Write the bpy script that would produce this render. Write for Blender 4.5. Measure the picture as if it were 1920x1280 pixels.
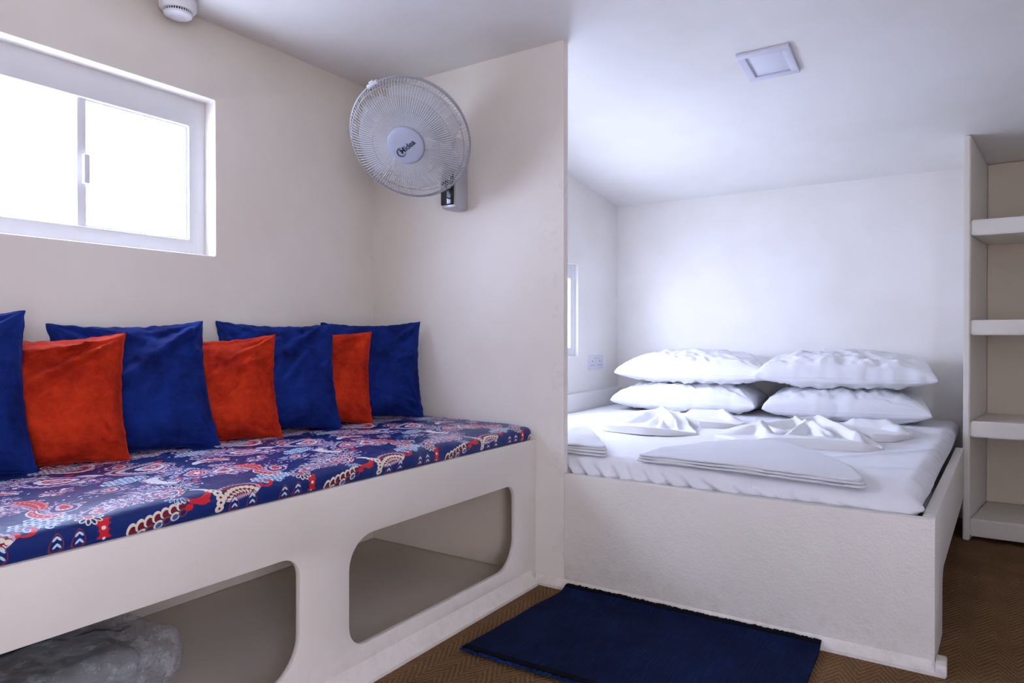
import bpy, bmesh, math, random
import numpy as np
from mathutils import Vector, Matrix, noise

for o in list(bpy.data.objects):
    bpy.data.objects.remove(o)
S = bpy.context.scene
COL = S.collection
rnd = random.Random(7)
R = math.radians

# ------------------------------------------------------------------ camera
cam_d = bpy.data.cameras.new('camera')
cam = bpy.data.objects.new('camera', cam_d)
COL.objects.link(cam)
cam.location = (0, 0, .91)
TH = math.atan(840/1280)
cam.rotation_euler = (R(90)-math.atan(8/1280), 0, TH)
cam_d.sensor_width = 36
cam_d.lens = 24.0
cam_d.clip_start = .02
S.camera = cam

# ------------------------------------------------------------------ world, light, exposure
SKY = 17.2
world = bpy.data.worlds.new('overcast_sky')
S.world = world
world.use_nodes = True
wn = world.node_tree
wn.nodes.clear()
wo = wn.nodes.new('ShaderNodeOutputWorld')
wb = wn.nodes.new('ShaderNodeBackground')
wt = wn.nodes.new('ShaderNodeTexCoord')
ws = wn.nodes.new('ShaderNodeSeparateXYZ')
wr = wn.nodes.new('ShaderNodeValToRGB')
wm = wn.nodes.new('ShaderNodeMapRange')
wm.inputs['From Min'].default_value = -1
wm.inputs['From Max'].default_value = 1
wn.links.new(wt.outputs['Generated'], ws.inputs[0])
wn.links.new(ws.outputs['Z'], wm.inputs['Value'])
wn.links.new(wm.outputs[0], wr.inputs[0])
wn.links.new(wr.outputs[0], wb.inputs['Color'])
wn.links.new(wb.outputs[0], wo.inputs[0])
el = wr.color_ramp.elements
el[0].position = .30; el[0].color = (.68, .76, 1.08, 1)
el[1].position = .56; el[1].color = (.78, .86, 1.26, 1)
wb.inputs['Strength'].default_value = SKY

def portal(loc, rot, sx, sy):
    d = bpy.data.lights.new('daylight_portal', 'AREA')
    d.shape = 'RECTANGLE'; d.size = sx; d.size_y = sy
    d.cycles.is_portal = True
    o = bpy.data.objects.new('daylight_portal', d)
    o.location = loc; o.rotation_euler = rot
    COL.objects.link(o)
portal((-2.33, .99, 1.44), (0, R(-90), 0), .44, .86)
portal((-2.05, 2.90, 1.04), (0, R(-90), 0), .46, 1.26)
portal((1.44, -.85, .93), (0, R(90), 0), 1.84, 1.00)

S.view_settings.view_transform = 'Standard'
S.view_settings.look = 'None'
S.view_settings.gamma = 1
S.view_settings.exposure = .30
S.view_settings.use_curve_mapping = False

# ------------------------------------------------------------------ materials
def srgb(r, g, b):
    f = lambda c: c/12.92 if c <= .04045 else ((c+.055)/1.055)**2.4
    return (f(r/255), f(g/255), f(b/255), 1)

class NT:
    def __init__(s, name):
        s.m = bpy.data.materials.new(name); s.m.use_nodes = True
        s.t = s.m.node_tree; s.b = s.t.nodes['Principled BSDF']
    def n(s, kind, **kw):
        x = s.t.nodes.new(kind)
        for k, v in kw.items():
            if k in x.inputs.keys(): x.inputs[k].default_value = v
            else: setattr(x, k, v)
        return x
    def l(s, a, b): s.t.links.new(a, b)
    def coords(s, scale=(1, 1, 1)):
        tc = s.n('ShaderNodeTexCoord'); mp = s.n('ShaderNodeMapping')
        mp.inputs['Scale'].default_value = scale
        s.l(tc.outputs['Object'], mp.inputs[0]); return mp.outputs[0]
    def noise(s, vec, scale, detail=3, rough=.55):
        x = s.n('ShaderNodeTexNoise', Scale=scale, Detail=detail, Roughness=rough)
        s.l(vec, x.inputs['Vector']); return x.outputs['Fac']
    def ramp(s, fac, stops):
        x = s.n('ShaderNodeValToRGB'); e = x.color_ramp.elements
        e[0].position, e[0].color = stops[0]; e[1].position, e[1].color = stops[-1]
        for p, c in stops[1:-1]:
            q = e.new(p); q.color = c
        s.l(fac, x.inputs[0]); return x.outputs[0]
    def bump(s, h, strength, dist):
        x = s.n('ShaderNodeBump', Strength=strength, Distance=dist)
        s.l(h, x.inputs['Height']); s.l(x.outputs[0], s.b.inputs['Normal'])
    def math(s, op, a, b=None, c=None):
        x = s.n('ShaderNodeMath', operation=op)
        for i, v in enumerate((a, b, c)):
            if v is None: continue
            if isinstance(v, (int, float)): x.inputs[i].default_value = v
            else: s.l(v, x.inputs[i])
        return x.outputs[0]

def plain(name, col, rough=.5, metal=0, spec=.5, bump=None, var=.0):
    t = NT(name); t.b.inputs['Roughness'].default_value = rough
    t.b.inputs['Metallic'].default_value = metal
    t.b.inputs['Specular IOR Level'].default_value = spec
    v = t.coords()
    n = t.noise(v, 9, 3)
    c2 = tuple(max(0, x*(1-var)) for x in col[:3])+(1,)
    t.l(t.ramp(n, [(.3, c2), (.7, col)]), t.b.inputs['Base Color'])
    if bump:
        t.bump(t.noise(v, bump[0], 4), bump[1], bump[2])
    return t.m

def plaster(name, col, rough=.45, bscale=14, bstr=.12, stain=0, fine=0):
    t = NT(name)
    t.b.inputs['Roughness'].default_value = rough
    t.b.inputs['Specular IOR Level'].default_value = .35
    v = t.coords()
    n1 = t.noise(v, 2.2, 3)
    c2 = (col[0]*.95, col[1]*.94, col[2]*.92, 1)
    c = t.ramp(n1, [(.35, c2), (.6, col)])
    if stain:
        tc = t.n('ShaderNodeTexCoord'); sp = t.n('ShaderNodeSeparateXYZ')
        t.l(tc.outputs['Object'], sp.inputs[0])
        low = t.n('ShaderNodeMapRange'); low.inputs['From Min'].default_value = .17
        low.inputs['From Max'].default_value = .01
        t.l(sp.outputs['Z'], low.inputs['Value'])
        n2 = t.noise(v, 26, 5, .7)
        k = t.ramp(n2, [(.46, (0, 0, 0, 1)), (.72, (1, 1, 1, 1))])
        f = t.math('MULTIPLY', t.math('MULTIPLY', low.outputs[0], k), stain)
        mx = t.n('ShaderNodeMix', data_type='RGBA')
        t.l(f, mx.inputs['Factor']); t.l(c, mx.inputs['A'])
        mx.inputs['B'].default_value = srgb(176, 140, 96)
        c = mx.outputs['Result']
    t.l(c, t.b.inputs['Base Color'])
    h = t.noise(v, bscale, 4, .6)
    if fine:
        h = t.math('ADD', h, t.math('MULTIPLY', t.noise(v, fine, 3, .6), .35))
    t.bump(h, bstr, .02)
    return t.m

WALLC = (.85, .80, .72, 1)
M = {}
M['wall'] = plaster('painted_wall', WALLC, .42, 7, .07)
def scuffed():
    m = plaster('painted_partition', WALLC, .42, 7, .07)
    nt = m.node_tree; b = nt.nodes['Principled BSDF']; old = b.inputs['Base Color'].links[0].from_socket
    t = NT.__new__(NT); t.m = m; t.t = nt; t.b = b
    tc = t.n('ShaderNodeTexCoord'); sp = t.n('ShaderNodeSeparateXYZ'); t.l(tc.outputs['Object'], sp.inputs[0])
    r = t.n('ShaderNodeMapRange'); r.inputs['From Min'].default_value = -1.36; r.inputs['From Max'].default_value = -1.22
    t.l(sp.outputs['X'], r.inputs['Value'])
    k = t.ramp(t.noise(tc.outputs['Object'], 9, 6, .7), [(.56, (0, 0, 0, 1)), (.60, (.10, .10, .10, 1)), (.66, (.03, .03, .03, 1))])
    mx = t.n('ShaderNodeMix', data_type='RGBA'); t.l(t.math('MULTIPLY', r.outputs[0], k), mx.inputs['Factor'])
    t.l(old, mx.inputs['A']); mx.inputs['B'].default_value = srgb(150, 140, 128)
    t.l(mx.outputs['Result'], b.inputs['Base Color']); return m
M['partition'] = scuffed()
M['alcove'] = plaster('alcove_wall_lightened', (.895, .87, .83, 1), .42, 7, .06)  # wall paint lightened, extra alcove brightness put into the colour
M['ceil'] = plaster('painted_ceiling', (.87, .845, .805, 1), .40, 5, .05)
M['bed'] = plaster('painted_bed_board', (.82, .775, .70, 1), .42, 30, .16, .30, 120)
M['bench'] = plaster('painted_bench_board', (.82, .77, .695, 1), .30, 4, .03, .22)
M['cavity'] = plaster('cubby_bounce_tint', (.76, .66, .53, 1), .45, 4, .03)  # bench paint warmed, bounced light inside the cubbies put into the colour
M['bounce_floor'] = plain('warm_bounce_floor', (.66, .56, .43, 1), .9, spec=.1, var=.15)  # added floor outside, tan to warm the fill light
M['bounce_roof'] = plain('warm_bounce_roof', (.80, .74, .63, 1), .8, var=.05)  # added roof outside, keeps blue sky out of the opening
M['bounce_wall'] = plain('warm_bounce_wall', (.72, .63, .49, 1), .9, var=.08)  # added wall outside, reflects warm fill light into the room
M['cavfloor'] = plaster('cubby_floor_bounce_tint', (.82, .74, .63, 1), .35, 4, .03)  # warm bounced light put into the cubby floor colour, lighter than the sides
M['shelf'] = plaster('painted_shelf_board', (.84, .785, .69, 1), .42, 12, .10)
M['shelfback'] = plaster('shelf_back_bounce_tint', (.84, .74, .59, 1), .5, 7, .05)  # warm bounced light on the shelf back put into its colour
M['frame'] = plain('white_window_frame', (.80, .81, .82, 1), .35, var=.02)
M['plastic'] = plain('white_plastic', (.80, .80, .80, 1), .30, var=.02)
M['lampframe'] = plain('pale_lamp_frame', (.70, .70, .78, 1), .4, var=.02)
M['diffuser'] = plain('lamp_diffuser', (.78, .79, .86, 1), .5, var=.02)
M['socket'] = plain('socket_plastic', (.76, .76, .82, 1), .3, var=.02)
M['dark'] = plain('dark_slot', (.02, .02, .025, 1), .6)
M['fanpl'] = plain('fan_pale_plastic', (.66, .67, .69, 1), .3, var=.02)
M['fanwire'] = plain('fan_pale_wire', (.66, .67, .69, 1), .35, .1)
M['fanring'] = plain('fan_ring_grey', (.34, .35, .38, 1), .35, .1)
M['fanrim'] = plain('fan_rim_grey', (.36, .37, .39, 1), .35, var=.02)
M['blade'] = plain('fan_blade_clear', (.74, .75, .78, 1), .4, var=.02)
M['blade'].node_tree.nodes['Principled BSDF'].inputs['Alpha'].default_value = .45
M['hub'] = plain('fan_hub_plastic', (.42, .44, .52, 1), .45, var=.02)
M['silver'] = plain('fan_silver_plastic', (.50, .51, .55, 1), .32, .35)
M['gloss'] = plain('glossy_black_panel', (.012, .012, .016, 1), .08)
M['ink'] = plain('dark_print', (.03, .035, .07, 1), .5)
M['grey_in'] = plain('grey_stored_bedding', (.33, .32, .30, 1), .7, var=.25, bump=(30, .3, .02))
M['piping'] = plain('dark_piping', (.02, .02, .03, 1), .6)

def glass(name, tint, alpha):
    t = NT(name); nt = t.t
    nt.nodes.remove(t.b)
    out = [n for n in nt.nodes if n.type == 'OUTPUT_MATERIAL'][0]
    tr = t.n('ShaderNodeBsdfTransparent', Color=tint)
    gl = t.n('ShaderNodeBsdfGlossy', Roughness=.03)
    mx = t.n('ShaderNodeMixShader'); mx.inputs[0].default_value = alpha
    nt.links.new(tr.outputs[0], mx.inputs[1]); nt.links.new(gl.outputs[0], mx.inputs[2])
    nt.links.new(mx.outputs[0], out.inputs[0])
    return t.m
M['glass'] = glass('window_glass', (.97, .985, .99, 1), .05)

def film():
    t = NT('clear_plastic_film')
    t.b.inputs['Base Color'].default_value = (.75, .78, .80, 1)
    t.b.inputs['Roughness'].default_value = .16
    v = t.coords()
    n = t.noise(v, 22, 4, .6)
    t.l(t.ramp(n, [(.40, (.10, .10, .10, 1)), (.66, (.55, .55, .55, 1))]), t.b.inputs['Alpha'])
    t.bump(t.noise(v, 34, 5, .65), .9, .03)
    return t.m
M['film'] = film()

def velvet(name, c1, c2, sheen):
    t = NT(name)
    v = t.coords((1, 1, 1))
    n = t.noise(v, 8, 6, .72)
    t.l(t.ramp(n, [(.38, c1), (.64, c2)]), t.b.inputs['Base Color'])
    t.b.inputs['Roughness'].default_value = .85
    t.b.inputs['Specular IOR Level'].default_value = .15
    t.b.inputs['Sheen Weight'].default_value = .35
    t.b.inputs['Sheen Roughness'].default_value = .35
    t.b.inputs['Sheen Tint'].default_value = sheen
    t.bump(t.noise(v, 380, 2), .12, .004)
    return t.m
M['blue'] = velvet('navy_blue_velvet', srgb(8, 22, 76), srgb(20, 46, 122), srgb(60, 90, 180))
M['red'] = velvet('orange_red_velvet', srgb(146, 26, 10), srgb(200, 54, 20), srgb(250, 130, 90))

def cloth(name, col, wscale=900, rough=.75, bump=.10, soft=None):
    t = NT(name)
    t.b.inputs['Roughness'].default_value = rough
    t.b.inputs['Specular IOR Level'].default_value = .25
    t.b.inputs['Sheen Weight'].default_value = .12
    v = t.coords()
    n = t.noise(v, 4, 3)
    c2 = tuple(x*.96 for x in col[:3])+(1,)
    t.l(t.ramp(n, [(.3, c2), (.7, col)]), t.b.inputs['Base Color'])
    h = t.noise(v, wscale, 2)
    if soft:
        h = t.math('ADD', t.math('MULTIPLY', t.noise(v, soft, 4, .6), 1.0), t.math('MULTIPLY', h, .3))
    t.bump(h, bump, .006)
    return t.m
M['sheet'] = cloth('white_cotton_sheet', (.83, .82, .83, 1), 800, .7, .22, 26)
M['pillow'] = cloth('white_pillow_cotton', (.86, .86, .87, 1), 800, .7, .18, 34)
M['linen'] = cloth('white_folded_linen', (.84, .83, .82, 1), 800, .7, .12, 30)
M['towel'] = cloth('white_terry_towel', (.80, .795, .80, 1), 420, .95, .5)

def carpet():
    t = NT('brown_herringbone_carpet')
    tc = t.n('ShaderNodeTexCoord'); sp = t.n('ShaderNodeSeparateXYZ')
    t.l(tc.outputs['Object'], sp.inputs[0])
    v = tc.outputs['Object']
    W, P = .045, .026
    wob = t.math('MULTIPLY', t.math('SUBTRACT', t.noise(v, 28, 2), .5), .006)
    x = t.math('ADD', sp.outputs['X'], wob)
    xs = t.math('DIVIDE', x, W)
    tri = t.math('PINGPONG', xs, 1.0)                    # zig-zag 0..1..0
    ph = t.math('ADD', t.math('DIVIDE', sp.outputs['Y'], P), t.math('MULTIPLY', tri, .080/P))
    rib = t.math('MULTIPLY_ADD', t.math('SINE', t.math('MULTIPLY', ph, 2*math.pi)), .5, .5)
    seam = t.math('ABSOLUTE', t.math('SUBTRACT', t.math('FRACT', xs), .5))   # .5 at the seams
    seam = t.math('GREATER_THAN', seam, .465)
    fib = t.noise(v, 210, 4, .75)
    big = t.noise(v, 5, 3)
    h = t.math('SUBTRACT', t.math('MULTIPLY_ADD', fib, .7, rib), t.math('MULTIPLY', seam, .35))
    f = t.math('MULTIPLY_ADD', rib, .13, t.math('MULTIPLY_ADD', fib, .75, t.math('MULTIPLY', big, .22)))
    t.l(t.ramp(f, [(.34, srgb(72, 50, 31)), (.62, srgb(132, 100, 68)), (.88, srgb(180, 146, 108))]), t.b.inputs['Base Color'])
    t.b.inputs['Roughness'].default_value = .95
    t.b.inputs['Specular IOR Level'].default_value = .1
    t.bump(h, .55, .004)
    return t.m
M['carpet'] = carpet()

def rugmat():
    t = NT('navy_woven_cotton')
    v = t.coords((150, 14, 1)); w = t.coords((1, 1, 1))
    n = t.noise(v, 1.0, 4, .65); n2 = t.noise(w, 7, 3); n3 = t.noise(w, 420, 2)
    f = t.math('MULTIPLY_ADD', n, .6, t.math('MULTIPLY_ADD', n2, .35, t.math('MULTIPLY', n3, .2)))
    t.l(t.ramp(f, [(.38, srgb(9, 13, 34)), (.60, srgb(17, 28, 62)), (.78, srgb(24, 46, 90))]), t.b.inputs['Base Color'])
    t.b.inputs['Roughness'].default_value = .95
    t.b.inputs['Specular IOR Level'].default_value = .1
    t.bump(t.math('ADD', n, n3), .6, .004)
    return t.m
M['rug'] = rugmat()
M['rughem'] = plain('black_rug_hem', srgb(12, 12, 22), .95, spec=.1, bump=(300, .5, .004))
M['fringe'] = plain('blue_rug_fringe', srgb(26, 52, 104), .95, spec=.1, var=.7)

# paisley print of the daybed cover, drawn as flat print: one repeat of .482 m
def paisley_image():
    PX = 2000.; W = int(.482*PX); H = int(.93*PX); T0 = -.075
    img = np.zeros((H, W, 3), np.float32)
    c = lambda r, g, b: np.array([r, g, b], np.float32)/255
    NAVY, WHITE, PINK, RED, ICE, CREAM, MAUVE, WINE = c(14, 40, 108), c(238, 232, 232), c(206, 176, 200), c(214, 34, 44), c(196, 222, 238), c(232, 222, 204), c(112, 104, 168), c(112, 26, 40)
    MID = c(52, 96, 168)
    img[:] = NAVY
    rg = np.random.RandomState(3)
    def patch(y, t, rad):
        n = int(rad*PX)+2
        cx = int(round(y*PX)); cy = int(round((t-T0)*PX))
        ix = np.arange(cx-n, cx+n+1); iy = np.arange(max(0, cy-n), min(H, cy+n+1))
        if len(iy) == 0: return None
        u = (ix/PX-y)[None, :]+0*iy[:, None]; v = (iy/PX+T0-t)[:, None]+0*ix[None, :]
        return np.ix_(iy, ix % W), u, v
    def put(sel, a, col):
        a = np.clip(a, 0, 1)[..., None]
        img[sel] = img[sel]*(1-a)+col*a
    def ell(y, t, a, b, rot, col):
        q = patch(y, t, max(a, b)*1.05)
        if q is None: return
        sel, u, v = q
        p = u*math.cos(rot)+v*math.sin(rot); s = -u*math.sin(rot)+v*math.cos(rot)
        d = np.sqrt((p/a)**2+(s/b)**2)
        put(sel, (1-d)*min(a, b)*PX+.5, col)
    def drop(y, t, a, b, rot, bend, bands):
        q = patch(y, t, max(a, b)*1.45)
        if q is None: return
        sel, u, v = q
        p = u*math.cos(rot)+v*math.sin(rot); s = -u*math.sin(rot)+v*math.cos(rot)
        s = s-bend*p*p/a
        w = b*(1-.45*np.clip(p/a, -1, 1))
        d = np.sqrt((p/a)**2+(s/w)**2); ph = np.arctan2(s/w, p/a)
        k = min(a, b)*PX
        for (r0, r1, col, deco) in bands:
            e0, e1 = r0, r1
            if deco and deco[0] == 'scallop':
                e1 = r1+deco[2]*(np.abs(np.sin(ph*deco[1]/2))-.5)
            m = np.minimum((e1-d)*k+.5, (d-e0)*k+.5 if r0 > 0 else 1)
            if deco and deco[0] == 'dash':
                m = np.minimum(m, (np.sin(ph*deco[1])+deco[2])*4)
            put(sel, m, col)
            if deco and deco[0] == 'dots':
                n = deco[1]; rm = (r0+r1)/2
                fr = (ph/(2*math.pi)*n) % 1-.5
                dd = np.sqrt((fr*2*math.pi*rm/n)**2+(d-rm)**2)
                put(sel, (deco[3]-dd)*k+.5, deco[2])
    def arc(y, t, rad, a0, a1, th, col, dots=None, edge=None, spike=None):
        q = patch(y, t, rad+th*2)
        if q is None: return
        sel, u, v = q
        d = np.sqrt(u*u+v*v); ph = np.arctan2(v, u)
        span = a1-a0
        f = ((ph-a0) % (2*math.pi))/span
        ins = f <= 1
        pr = th*np.power(np.clip(np.sin(np.pi*np.clip(f, 0, 1)*.93+.07), 0, 1), .7)
        if spike: pr = pr*(1+.45*np.abs(np.sin(f*spike*np.pi)))
        m = (pr-np.abs(d-rad))*PX+.5
        if edge is not None: put(sel, np.where(ins, m+th*.45*PX, 0), edge)
        put(sel, np.where(ins, m, 0), col)
        if dots:
            n, dc, dr = dots
            fr = (f*n % 1-.5)*span*rad/n
            put(sel, np.where(ins, (dr-np.sqrt(fr**2+(d-rad)**2))*PX+.5, 0), dc)
    def scales(y, t, a, b, rot, cols=(ICE, NAVY, MID), cell=.0135):
        n = int(a/cell)+1
        for i in range(-n, n+1):
            for j in range(-n, n+1):
                p = (i+.5*(j % 2))*cell; s = j*cell*.8
                if (p/a)**2+(s/b)**2 > 1: continue
                yy = y+p*math.cos(rot)-s*math.sin(rot); tt = t+p*math.sin(rot)+s*math.cos(rot)
                ell(yy+rg.uniform(-.002, .002), tt+rg.uniform(-.002, .002), cell*.56, cell*.46, rot+rg.uniform(-.5, .5), cols[0] if rg.rand() < .75 else WHITE)
                ell(yy+.001, tt-.001, cell*.30, cell*.22, rot, cols[1] if rg.rand() < .6 else cols[2])
    def lace(y, t, a, b, rot, n, pal):
        for i in range(n):
            r = math.sqrt(rg.rand()); f = rg.rand()*2*math.pi
            p = r*math.cos(f)*a; s = r*math.sin(f)*b
            yy = y+p*math.cos(rot)-s*math.sin(rot); tt = t+p*math.sin(rot)+s*math.cos(rot)
            col = pal[rg.randint(len(pal))]
            L = rg.uniform(.003, .0075)
            ell(yy, tt, L, L*rg.uniform(.3, .6), f+rg.uniform(-.5, .5), col)
            if rg.rand() < .5: ell(yy, tt, L*.5, L*.22, f, NAVY if rg.rand() < .6 else WINE)
    def petals(y, t, r0, r1, a0, a1, n, wd, col, inner=None):
        for i in range(n):
            f = a0+(a1-a0)*i/(n-1); m = (r0+r1)/2
            ell(y+m*math.cos(f), t+m*math.sin(f), (r1-r0)/2, wd, f, col)
            if inner is not None: ell(y+m*math.cos(f), t+m*math.sin(f), (r1-r0)/2*.68, wd*.5, f, inner)
    LP = [WHITE, PINK, PINK, MAUVE, WHITE, c(190, 120, 150)]
    # faint mauve tendrils and dashes everywhere
    for i in range(150):
        y, t = rg.rand()*.482, rg.uniform(-.02, .86)
        ell(y, t, rg.uniform(.004, .009), rg.uniform(.0014, .003), rg.uniform(-.5, 1.2), [ICE, PINK, MAUVE, MAUVE][rg.randint(4)])
    for i in range(34):
        y, t = rg.rand()*.482, .015+.85*(i+rg.rand())/34
        lace(y, t, .046, .024, rg.uniform(-.3, 1), 75, LP)
        if i % 3 == 0: drop(y, t, .034, .020, rg.uniform(-.6, 1.2), .25, [(1, 1.14, PINK, ('scallop', 18, .08)), (.7, 1, NAVY, None), (.45, .7, WHITE, ('dots', 12, RED, .07)), (0, .45, [RED, MAUVE, MID][rg.randint(3)], None)])
    def upper(o, dt):                      # the motifs of the flat top
        lace(.30+o, .10+dt, .10, .058, .5, 330, LP)
        drop(.285+o, .045+dt, .036, .021, .4, .25, [(0, 1.25, NAVY, None), (1.0, 1.22, WHITE, ('dash', 14, .6)), (.72, 1.0, RED, ('dots', 14, WHITE, .07)), (.52, .72, WHITE, None), (.25, .52, MID, None), (0, .25, PINK, None)])
        petals(.285+o, .045+dt, .046, .072, .2, 2.6, 9, .0042, ICE, NAVY)
        lace(.21+o, .050+dt, .08, .038, .2, 210, LP)
        scales(.04+o, .028+dt, .062, .034, .25)
        arc(.075+o, .085+dt, .030, 2.2, 4.9, .0085, RED, (7, WHITE, .0022), WHITE)
        scales(.285+o, .232+dt, .062, .028, .35)
        arc(.365+o, .165+dt, .048, 1.9, 4.2, .012, WHITE, None, None, 9)
        drop(.432+o, .19+dt, .058, .040, .9, .3, [(0, 1.15, NAVY, None), (1, 1.12, ICE, ('dash', 22, .5)), (.80, 1, MAUVE, ('dots', 22, WHITE, .06)), (.60, .8, NAVY, None), (.45, .62, PINK, ('scallop', 12, .1)), (.2, .45, RED, ('dots', 8, WHITE, .06)), (0, .2, WHITE, None)])
        ell(.392+o, .128+dt, .016, .006, .5, RED); ell(.375+o, .17+dt, .010, .009, 0, RED)
        lace(.015+o, .17+dt, .055, .046, .6, 230, LP)
        drop(.012+o, .175+dt, .030, .018, .9, .2, [(.8, 1.1, WHITE, ('scallop', 14, .1)), (.45, .8, PINK, ('dots', 10, RED, .1)), (0, .45, RED, ('dash', 9, .7))])
        arc(.0+o, .150+dt, .076, -.55, .75, .012, RED, (10, WHITE, .0025), c(240, 120, 110))
        arc(.045+o, .255+dt, .052, .35, 2.6, .0135, WHITE, None, None)
        arc(.045+o, .253+dt, .051, .55, 1.9, .008, RED, (6, PINK, .002))
        lace(.05+o, .235+dt, .036, .026, .3, 46, LP)
        drop(.385+o, .335+dt, .072, .048, .55, .18, [(0, 1.16, NAVY, None), (1.0, 1.14, PINK, ('scallop', 34, .06)), (.9, 1.0, WINE, None), (.74, .9, PINK, ('dots', 26, WHITE, .05)), (.66, .74, WHITE, ('dash', 30, .3)), (0, .66, NAVY, None)])
        drop(.405+o, .332+dt, .038, .024, .6, .2, [(.8, 1.1, WHITE, ('scallop', 16, .08)), (.5, .8, PINK, ('dots', 14, RED, .09)), (0, .5, c(206, 90, 110), None), (0, .2, WHITE, None)])
        ell(.452+o, .392+dt, .016, .0075, .5, RED)
        drop(.195+o, .345+dt, .070, .046, -.35, .2, [(0, 1.15, NAVY, None), (1, 1.12, PINK, ('scallop', 30, .06)), (.78, 1, MAUVE, ('dots', 24, WHITE, .055)), (.55, .78, NAVY, None), (.4, .6, WHITE, ('scallop', 14, .08)), (.2, .4, RED, ('dots', 9, PINK, .06)), (0, .2, PINK, None)])
        arc(.20+o, .29+dt, .098, .45, 1.05, .0075, WHITE, None, None, 12)
        ell(.245+o, .40+dt, .012, .007, .3, RED)
        lace(.15+o, .41+dt, .065, .034, .2, 190, LP)
        scales(.085+o, .43+dt, .055, .026, .3)
        drop(.29+o, .465+dt, .055, .034, .3, .25, [(0, 1.15, NAVY, None), (.85, 1.1, WHITE, ('scallop', 22, .08)), (.6, .85, PINK, ('dots', 18, RED, .08)), (.3, .6, RED, ('dash', 14, .8)), (0, .3, PINK, None)])
        for i in range(44):
            f = rg.rand()
            ell(.10+o+.17*f+rg.uniform(-.01, .01), .13+dt+.06*f+rg.uniform(-.028, .028), rg.uniform(.003, .0065), .0022, .6+rg.uniform(-.4, .4), ICE if rg.rand() < .5 else MAUVE)
    upper(0, 0)
    upper(.21, .46)
    # border motifs that hang over the front edge
    arc(.0, .0, .0185, -2.2, 1.8, .0046, RED); ell(-.014, -.012, .0090, .0072, .5, RED)
    arc(-.065, -.066, .058, .75, 2.55, .0165, WINE, (9, CREAM, .0062), PINK, 12)
    for i in range(9):
        f = .85+i*.19
        ell(-.065+.046*math.cos(f), -.066+.046*math.sin(f), .0062, .0026, f+.8, CREAM)
    for yy in (-.085, -.040, .045, .082):
        drop(yy, -.045, .019, .011, 1.4, .1, [(.86, 1.05, c(140, 50, 70), None)])
        for k in range(2):
            ell(yy-.003, -.050+k*.013, .0062, .0022, .8, ICE); ell(yy+.003, -.050+k*.013, .0062, .0022, 2.3, ICE)
    for i in range(26):
        tt = -.055+i*.0016; hw = .0075+.010*abs(i/25-.35)+(.003 if i % 8 < 3 else 0)
        ell(.125, tt, hw, .0013, 0, RED)
    ell(.125, -.036, .0042, .0042, 0, WHITE); ell(.125, -.056, .003, .003, 0, WHITE)
    petals(.108, .0, .006, .026, 2.6, 6.6, 8, .0055, CREAM, NAVY); ell(.108, .0, .007, .007, 0, RED)
    for i in range(7):
        y = .175+i*.0165
        t = -.052+i*.0048
        ell(y, t, .0125, .0085, 1.1, CREAM); ell(y+.002, t-.003, .0085, .0062, 1.1, WINE)
        ell(y+.004, t-.017, .0105, .0082, .6, CREAM if i % 2 else c(150, 60, 60)); ell(y+.004, t-.018, .0065, .0050, .6, MID if i % 2 else NAVY)
    arc(.315, .012, .034, 3.5, 6.4, .0075, RED); arc(.327, -.055, .03, 1.1, 2.1, .009, RED)
    ell(.292, -.032, .0095, .0080, 0, RED)
    petals(.28, .012, .012, .034, 3.6, 5.2, 6, .0032, ICE, NAVY)
    for i in range(6):
        f = i/5
        ell(.352+.012*math.sin(f*2.4), .012-.062*f, .0105, .0085, .3, CREAM); ell(.352+.012*math.sin(f*2.4), .012-.062*f, .0028, .0028, 0, WINE)
    arc(.325, .018, .026, -.4, 1.6, .006, WHITE)
    return img, W, H

def paisley_material():
    img, W, H = paisley_image()
    im = bpy.data.images.new('paisley_print', W, H)
    buf = np.ones((H, W, 4), np.float32); buf[..., :3] = img
    im.pixels.foreach_set(buf.ravel()); im.update(); im.pack()
    t = NT('navy_paisley_cotton')
    uv = t.n('ShaderNodeUVMap'); tx = t.n('ShaderNodeTexImage'); tx.image = im
    t.l(uv.outputs[0], tx.inputs[0]); t.l(tx.outputs[0], t.b.inputs['Base Color'])
    t.b.inputs['Roughness'].default_value = .36
    t.b.inputs['Specular IOR Level'].default_value = .36
    v = t.coords()
    t.bump(t.math('ADD', t.noise(v, 14, 4, .6), t.math('MULTIPLY', t.noise(v, 700, 2), .12)), .25, .02)
    return t.m
M['paisley'] = paisley_material()

# ------------------------------------------------------------------ helpers
def link(name, me, mat, parent=None):
    o = bpy.data.objects.new(name, me); COL.objects.link(o)
    if mat is not None and not me.materials: me.materials.append(mat)
    if parent is not None: o.parent = parent
    return o
def smooth(me, ang=40):
    for p in me.polygons: p.use_smooth = True
    me.set_sharp_from_angle(angle=R(ang))
def mesh(name, vs, fs, mat, parent=None, ang=40, uvs=None):
    me = bpy.data.meshes.new(name)
    me.from_pydata([tuple(v) for v in vs], [], fs); me.update()
    smooth(me, ang)
    if uvs is not None:
        L = me.uv_layers.new(name='UVMap')
        for lp in me.loops: L.data[lp.index].uv = uvs[lp.vertex_index]
    return link(name, me, mat, parent)
def from_bm(name, bm, mat, parent=None, ang=40):
    bmesh.ops.recalc_face_normals(bm, faces=bm.faces)
    me = bpy.data.meshes.new(name); bm.to_mesh(me); bm.free()
    smooth(me, ang)
    return link(name, me, mat, parent)
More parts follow.
